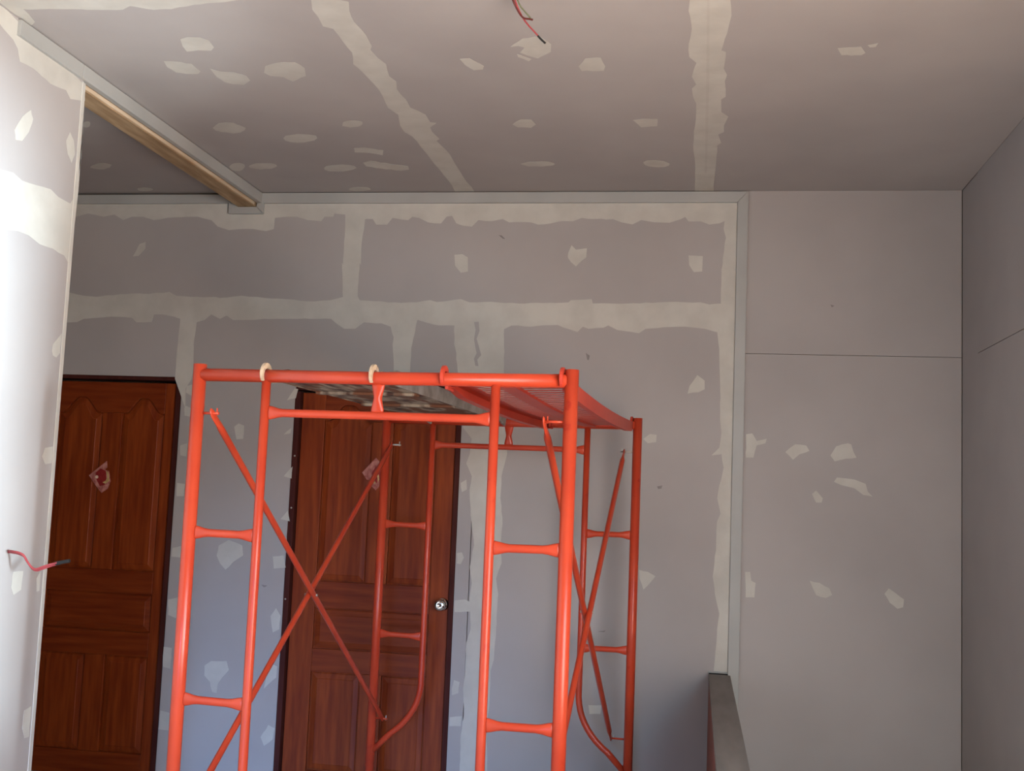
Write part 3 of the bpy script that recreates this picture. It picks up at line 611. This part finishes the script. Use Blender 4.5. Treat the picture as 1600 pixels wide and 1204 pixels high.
charm('paper_charm', 'torn red and pink diamond charm on the left door beside the white wall', -3.07, 1.522,
      [(-0.064, 0.004), (-0.006, 0.052), (0.03, 0.082), (0.036, 0.05), (0.022, 0.036), (0.046, 0.03), (0.06, -0.022), (0.046, -0.062), (0.014, -0.085), (-0.02, -0.05)],
      [[(-0.026, 0.02), (0.0, 0.042), (0.03, 0.03), (0.036, -0.01), (0.028, -0.044), (0.002, -0.05), (-0.022, -0.012)]],
      [[(0.03, 0.03), (0.044, 0.024), (0.054, -0.02), (0.042, -0.03), (0.032, -0.036), (0.016, -0.03), (0.034, -0.02), (0.042, 0.0)]], [(-0.018, -0.003, 0.0085)])
charm('paper_charm', 'pink diamond charm with a gold emblem, half behind the scaffold brace', -1.585, 1.592,
      [(-0.07, 0.002), (-0.008, 0.072), (0.0, 0.078), (0.034, 0.04), (0.062, 0.012), (0.06, -0.012), (0.006, -0.084), (-0.03, -0.055), (-0.012, -0.036), (-0.044, -0.032)],
      [[(-0.02, 0.0), (0.0, 0.036), (0.03, 0.02), (0.04, -0.014), (0.006, -0.05), (-0.014, -0.03)]],
      [[(-0.016, -0.032), (-0.011, -0.008), (0.0, 0.006), (-0.004, -0.014), (-0.002, -0.036), (0.006, -0.05), (-0.008, -0.05)], [(0.006, 0.004), (0.018, -0.006), (0.022, -0.03), (0.014, -0.044), (0.012, -0.02)]], [])

# ------------------------------------------------------------------ parapet beside the stair
px0, px1 = 0.085, 0.184
par = struct(box('wall_parapet', (px0 + 0.002, 0.9, -1.4), (px1 - 0.002, BACK - 0.012, 0.69), M_parapet))
box('timber_cladding', (px0, 0.9, 0), (px0 + 0.0019, BACK - 0.012, 0.69), M_clad, par)
box('coping', (px0 - 0.001, 0.89, 0.69), (px1, BACK - 0.011, 0.716), M_coping, par, 0.002)
box('shadow_gap_strip', (px0, BACK - 0.0105, 0.7), (px1 - 0.004, BACK - 0.003, 0.7205), M_black, par)  # black strip painting in the shadow gap at the parapet's end
box('edge_bead', (px0 - 0.004, BACK - 0.006, 0.7212), (px1 - 0.0125, BACK, 0.729), M_trim, par, 0.001)

# ------------------------------------------------------------------ scaffold
OX, OY, RZ = -1.552, 3.356, -0.0551
LEN, WID = 1.855, 1.19
scaf = thing('scaffold_tower', 'orange red tubular steel scaffold tower in front of the second door', 'scaffold', (OX, OY, 0), RZ)
BAR_Z, LOW_Z = 1.846, 1.731
PR, IR = 0.0208, 0.0142


def flared(p, q, r=0.0125, big=0.021, n=9):
    p, q = Vector(p), Vector(q)
    pts, rad = [], []
    for i in range(n):
        t = i / (n - 1)
        d = min(t, 1 - t) * (q - p).length
        k = max(0.0, 1 - d / 0.05)
        k = k * k * (3 - 2 * k)
        pts.append(p.lerp(q, t))
        rad.append((r * (1 - 0.45 * k), r + (big - r) * k))
    return pts, rad


def flared_pts(p, q, r, big):
    p, q = Vector(p), Vector(q)
    ln = (q - p).length
    ts = sorted(set([0, .008 / ln, .02 / ln, .035 / ln, .05 / ln, .5, 1 - .05 / ln, 1 - .035 / ln, 1 - .02 / ln, 1 - .008 / ln, 1]))
    pts, rad = [], []
    for t in ts:
        d = min(t, 1 - t) * ln
        k = max(0.0, 1 - d / 0.05)
        k = k * k * (3 - 2 * k)
        pts.append(p.lerp(q, t))
        rad.append((r * (1 - 0.45 * k), r + (big - r) * k))
    return pts, rad


def tube(name, pts, rad, mt, parent, seg=18, up=(0, 0, 1)):
    bm = bmesh.new()
    add_tube(bm, pts, rad, seg, up)
    return obj(name, bm, mt, parent)


def frame(v, mt, clips):
    for ui, u in enumerate((0.0, WID)):
        s = 1 if ui == 0 else -1
        post = tube('main_post', [(u, v, 0.008), (u, v, 1.879), (u, v, 1.8795), (u, v, 1.86)], [PR, PR, PR - 0.003, PR - 0.0035], mt, scaf, 24)
        post2 = box('base_plate', (u - 0.05, v - 0.05, 0), (u + 0.05, v + 0.05, 0.008), mt, scaf)
        # ledger post with its bend into the main post
        ui_ = u + s * 0.228
        pts = [(ui_, v, BAR_Z - 0.01), (ui_, v, 1.2), (ui_, v, 0.66)]
        b0, b1, b2 = Vector((ui_, v, 0.66)), Vector((ui_ + s * 0.008, v, 0.5)), Vector((u + s * 0.09, v, 0.395))
        for i in range(1, 11):
            t = i / 10
            pts.append(b0 * (1 - t) ** 2 + b1 * 2 * t * (1 - t) + b2 * t * t)
        pts.append((u + s * 0.012, v, 0.315))
        tube('ledger_post', pts, IR, mt, scaf, 16, (0, 1, 0))
        for z in (1.352, 0.844):
            p, r = flared_pts((u + s * 0.017, v, z + 0.001), (ui_ - s * 0.011, v, z - 0.001), 0.0125, 0.021)
            tube('rung', p, r, mt, scaf, 16)
        for z in (1.725, 0.46):
            pin = tube('brace_pin', [(u + s * 0.018, v, z), (u + s * 0.074, v, z)], 0.0045, M_steel if v > 1 and z > 1 else mt, scaf, 10)
            bm = bmesh.new()
            add_box(bm, (u + s * 0.066, v - 0.002, z - 0.006), (u + s * 0.0695, v + 0.002, z + 0.016))
            obj('lock_clip', bm, M_steel if v > 1 else mt, pin)
    tube('top_bar', [(0.012, v, BAR_Z), (WID / 2, v, BAR_Z - 0.002), (WID - 0.012, v, BAR_Z)], PR - 0.0006, mt, scaf, 24)
    p, r = flared_pts((0.228 + 0.011, v, LOW_Z), (WID - 0.228 - 0.011, v, LOW_Z - 0.003), 0.0128, 0.022)
    tube('lower_bar', p, r, mt, scaf, 16)
    p, r = flared_pts((WID / 2, v, BAR_Z - 0.018), (WID / 2, v, LOW_Z + 0.008), 0.0128, 0.021)
    tube('strut', p, r, mt, scaf, 16, (1, 0, 0))


frame(0.0, M_orange, True)
frame(LEN, M_orange, False)


def brace(p, q):
    p, q = Vector(p), Vector(q)
    ln = (q - p).length
    d = (q - p) / ln
    pts = [p - d * 0.018, p, p + d * 0.04, p + d * 0.075, q - d * 0.075, q - d * 0.04, q, q + d * 0.018]
    flat, rd = (0.004, 0.0135), (0.0112, 0.0112)
    return tube('cross_brace', pts, [(0.002, 0.006), flat, flat, rd, rd, flat, flat, (0.002, 0.006)], M_orange, scaf, 14)


for u1, u2 in ((0.052, 0.03), (1.112, 1.132)):
    brace((u1, 0, 1.725), (u1, LEN, 0.46))
    b2 = brace((u2, LEN, 1.725), (u2, 0, 0.46))
    tube('rivet', [(min(u1, u2) - 0.015, LEN / 2, 1.0925), (max(u1, u2) + 0.015, LEN / 2, 1.0925)], 0.005, M_steel, b2, 10)

# ------------------------------------------------------------------ decks hooked over the top bars


def local(u, v, z):
    c, s = math.cos(RZ), math.sin(RZ)
    return (OX + u * c - v * s, OY + u * s + v * c, z)


def hook(parent, u, front, mt, ztop):
    """plate claw round the bar; local origin of the deck is (0, 0, BAR_Z)"""
    v0 = 0.0 if front else LEN
    s = 1 if front else -1
    outer, inner = [], []
    for i in range(15):
        a = R(-40 + 220 * i / 14)
        ro, ri = 0.0365 + 0.004 * math.sin(max(0, a)) , 0.0235
        if i < 4:
            ro = 0.029 + 0.0025 * i
        # a = 0 points away from the deck, 90 up, 180 towards the deck
        outer.append((-math.cos(a) * ro, math.sin(a) * ro))
        inner.append((-math.cos(a) * ri, math.sin(a) * ri))
    poly = outer[:-1] + [(0.075, ztop - 0.002), (0.095, ztop - 0.006), (0.095, ztop - 0.042), (0.03, ztop - 0.04 if ztop - 0.04 < -0.012 else -0.02)] + inner[::-1]
    bm = bmesh.new()
    add_prism(bm, poly, lambda a, b, t: (u + t, v0 + s * a, b), -0.005, 0.005)
    return obj('hook', bm, mt, parent, 0.001)


def rail_mesh(u0, u1, zt, zb, sag, v0=0.062, v1=LEN - 0.062, n=24, et=None, eb=None):
    """long member; et / eb: top and bottom at its tapered ends"""
    bm = bmesh.new()
    rings = []
    for i in range(n + 1):
        t = i / n
        v = v0 + (v1 - v0) * t
        z = -sag * math.sin(math.pi * t)
        k = min(1.0, min(v - v0, v1 - v) / 0.14)
        k = k * k * (3 - 2 * k)
        a = zt if et is None else et + (zt - et) * k
        b = zb if eb is None else eb + (zb - eb) * k
        rings.append([bm.verts.new(p) for p in ((u0, v, b + z), (u1, v, b + z), (u1, v, a + z), (u0, v, a + z))])
    for a, b in zip(rings, rings[1:]):
        for k in range(4):
            bm.faces.new((a[k], a[(k + 1) % 4], b[(k + 1) % 4], b[k]))
    bm.faces.new(rings[0][::-1])
    bm.faces.new(rings[-1])
    return bm


# orange slotted steel deck on the right
dk = thing('scaffold_deck', 'orange slotted steel deck hooked over the right half of the scaffold', 'scaffold deck', local(0.79, 0, BAR_Z), RZ, 'decks on the scaffold')
W2 = 0.385
S2 = 0.014
ZT, ZB = 0.012, -0.035
obj('side_rail', rail_mesh(0.0, 0.003, ZT, ZB, S2, eb=-0.02), M_deck, dk)
obj('rail_lip', rail_mesh(0.003, 0.026, ZB + 0.0015, ZB, S2, et=-0.0185, eb=-0.02), M_deck, dk)
obj('side_rail', rail_mesh(W2 - 0.003, W2, ZT, ZB, S2, eb=-0.02), M_deck, dk)
obj('rail_lip', rail_mesh(W2 - 0.018, W2 - 0.003, ZB + 0.0015, ZB, S2, et=-0.0185, eb=-0.02), M_deck, dk)
obj('edge_sheet', rail_mesh(0.003, 0.057, 0.001, -0.001, S2), M_deck, dk)
obj('centre_rib', rail_mesh(W2 / 2 - 0.027, W2 / 2 + 0.027, -0.006, -0.016, S2), M_deck, dk)
bm = bmesh.new(); add_box(bm, (0.0, 0.058, -0.008), (W2, 0.061, ZT)); obj('end_plate', bm, M_deck, dk)
bm = bmesh.new(); add_box(bm, (0.0, LEN - 0.061, -0.012), (W2, LEN - 0.058, ZT)); obj('end_plate', bm, M_deck, dk)
NS = 31
for half in (0, 1):
    me = None
    for i in range(NS):
        t = (i + 0.5) / NS
        v = 0.064 + (LEN - 0.128) * t
        z = -S2 * math.sin(math.pi * t)
        if me is None:
            bm = bmesh.new()
            if half == 0:
                q = ((0.056, -0.0005), (W2 / 2 - 0.022, -0.008))
            else:
                q = ((W2 / 2 + 0.022, -0.008), (W2 - 0.0035, -0.004))
            vs = []
            for (uu, zz) in q:
                for dv, dz in ((-0.018, 0), (0.018, 0), (0.018, 0.0009), (-0.018, 0.0009)):
                    vs.append(bm.verts.new((uu, dv, zz + dz)))
            for f in ((0, 1, 5, 4), (1, 2, 6, 5), (2, 3, 7, 6), (3, 0, 4, 7), (3, 2, 1, 0), (4, 5, 6, 7)):
                bm.faces.new([vs[k] for k in f])
            o = obj('deck_slat', bm, M_deck, dk)
            me = o.data
        else:
            o = bpy.data.objects.new('deck_slat', me)
            C.objects.link(o)
            o.parent = dk
        o.location = (0, v, z)
for u in (0.012, W2 - 0.012):
    hook(dk, u, True, M_deck, ZT)
    hook(dk, u, False, M_deck, ZT)

# weathered deck on the left
d1 = thing('scaffold_deck', 'weathered grey and rust stained deck hooked over the left half of the scaffold', 'scaffold deck', local(0.205, 0, BAR_Z), RZ, 'decks on the scaffold')
W1 = 0.38
obj('side_rail', rail_mesh(0.0, 0.004, 0.045, -0.004, 0.002, et=0.02), M_weather, d1)
obj('side_rail', rail_mesh(W1 - 0.004, W1, 0.047, -0.004, 0.002, et=0.02), M_weather_grey, d1)
obj('deck_sheet', rail_mesh(0.004, W1 - 0.004, 0.004, -0.002, 0.002), M_weather, d1)
for t in (0.25, 0.5, 0.75):
    v = LEN * t
    bm = bmesh.new(); add_box(bm, (0.006, v - 0.02, -0.0135), (W1 - 0.006, v + 0.02, -0.0045)); obj('cross_member', bm, M_weather, d1)
bm = bmesh.new(); add_box(bm, (0.0, 0.058, -0.004), (W1, 0.061, 0.019)); obj('end_plate', bm, M_weather, d1)
bm = bmesh.new(); add_box(bm, (0.0, LEN - 0.061, -0.004), (W1, LEN - 0.058, 0.019)); obj('end_plate', bm, M_weather_grey, d1)
for u, f in ((0.02, True), (W1 - 0.006, True), (0.02, False), (W1 - 0.006, False)):
    hook(d1, u, f, M_hook_dirty if f else M_weather_grey, 0.03)
# a dark offcut of board lying on the weathered deck
bm = bmesh.new()
add_box(bm, (-0.2, -0.22, 0), (0.2, 0.22, 0.024))
ob = obj('board_offcut', bm, M_darkboard, None, 0.001)
ob.location = local(0.205 + 0.19, 0.83, BAR_Z + 0.0475)
ob.rotation_euler = (0, 0, RZ)
tag(ob, 'dark brown board offcut lying on the weathered scaffold deck', 'board')

# ------------------------------------------------------------------ cable ends


def smooth(pts, n=6):
    pts = [Vector(p) for p in pts]
    out = []
    for i in range(len(pts) - 1):
        p0, p1, p2, p3 = pts[max(i - 1, 0)], pts[i], pts[i + 1], pts[min(i + 2, len(pts) - 1)]
        for k in range(n):
            t = k / n
            out.append(0.5 * ((2 * p1) + (-p0 + p2) * t + (2 * p0 - 5 * p1 + 4 * p2 - p3) * t * t + (-p0 + 3 * p1 - 3 * p2 + p3) * t ** 3))
    out.append(pts[-1])
    return out


cw = thing('ceiling_cable', 'bundle of red, dark and green wires hanging loose from the ceiling', 'cable', (-0.585, 3.2, CEIL))


def wire(name, pts, r, mt, parent, org):
    return tube(name, [Vector(p) - Vector(org) for p in smooth(pts)], r, mt, parent, 10, (0.3, 1, 0.2))


og = (-0.585, 3.2, CEIL)
wire('red_wire', [(-0.583, 3.2, 3.029), (-0.578, 3.255, 3.012), (-0.5675, 3.28, 2.985), (-0.556, 3.29, 2.963), (-0.538, 3.3, 2.94), (-0.517, 3.3, 2.917), (-0.502, 3.3, 2.9)], 0.0026, M_red_wire, cw, og)
wire('wire_tape', [(-0.506, 3.3, 2.904), (-0.496, 3.3, 2.893), (-0.482, 3.3, 2.88)], 0.0032, M_black, cw, og)
wire('dark_wire', [(-0.588, 3.2, 3.029), (-0.585, 3.25, 3.012), (-0.575, 3.275, 2.99), (-0.561, 3.285, 2.967), (-0.549, 3.29, 2.957), (-0.534, 3.29, 2.954), (-0.522, 3.29, 2.951)], 0.003, M_maroon_wire, cw, og)
wire('green_wire', [(-0.576, 3.2, 3.029), (-0.571, 3.25, 3.012), (-0.562, 3.275, 2.993), (-0.549, 3.285, 2.978), (-0.533, 3.29, 2.961), (-0.527, 3.29, 2.952)], 0.0024, M_green_wire, cw, og)

wc = thing('wall_cable', 'short red cable poking out of the white left wall', 'cable', (LEFT, 3.5, 1.25))
og = (LEFT, 3.5, 1.25)
for dz, dy in ((0.002, 0.0), (-0.003, 0.006)):
    wire('red_wire', [(LEFT - 0.001, 3.53, 1.252 + dz), (-2.25, 3.51 + dy, 1.2525 + dz), (-2.22, 3.5 + dy, 1.2505 + dz), (-2.198, 3.5 + dy, 1.2425 + dz), (-2.183, 3.5 + dy, 1.2235 + dz), (-2.164, 3.5 + dy, 1.2035 + dz), (-2.148, 3.5 + dy, 1.1985 + dz), (-2.13, 3.5 + dy, 1.2045 + dz), (-2.106, 3.5 + dy, 1.2135 + dz), (-2.074, 3.5 + dy, 1.223 + dz * 0.6)], 0.0036, M_red_wire, wc, og)
wire('wire_tape', [(-2.08, 3.503, 1.2215), (-2.055, 3.503, 1.228), (-2.032, 3.503, 1.233)], [0.0062] * 13, M_black, wc, og)
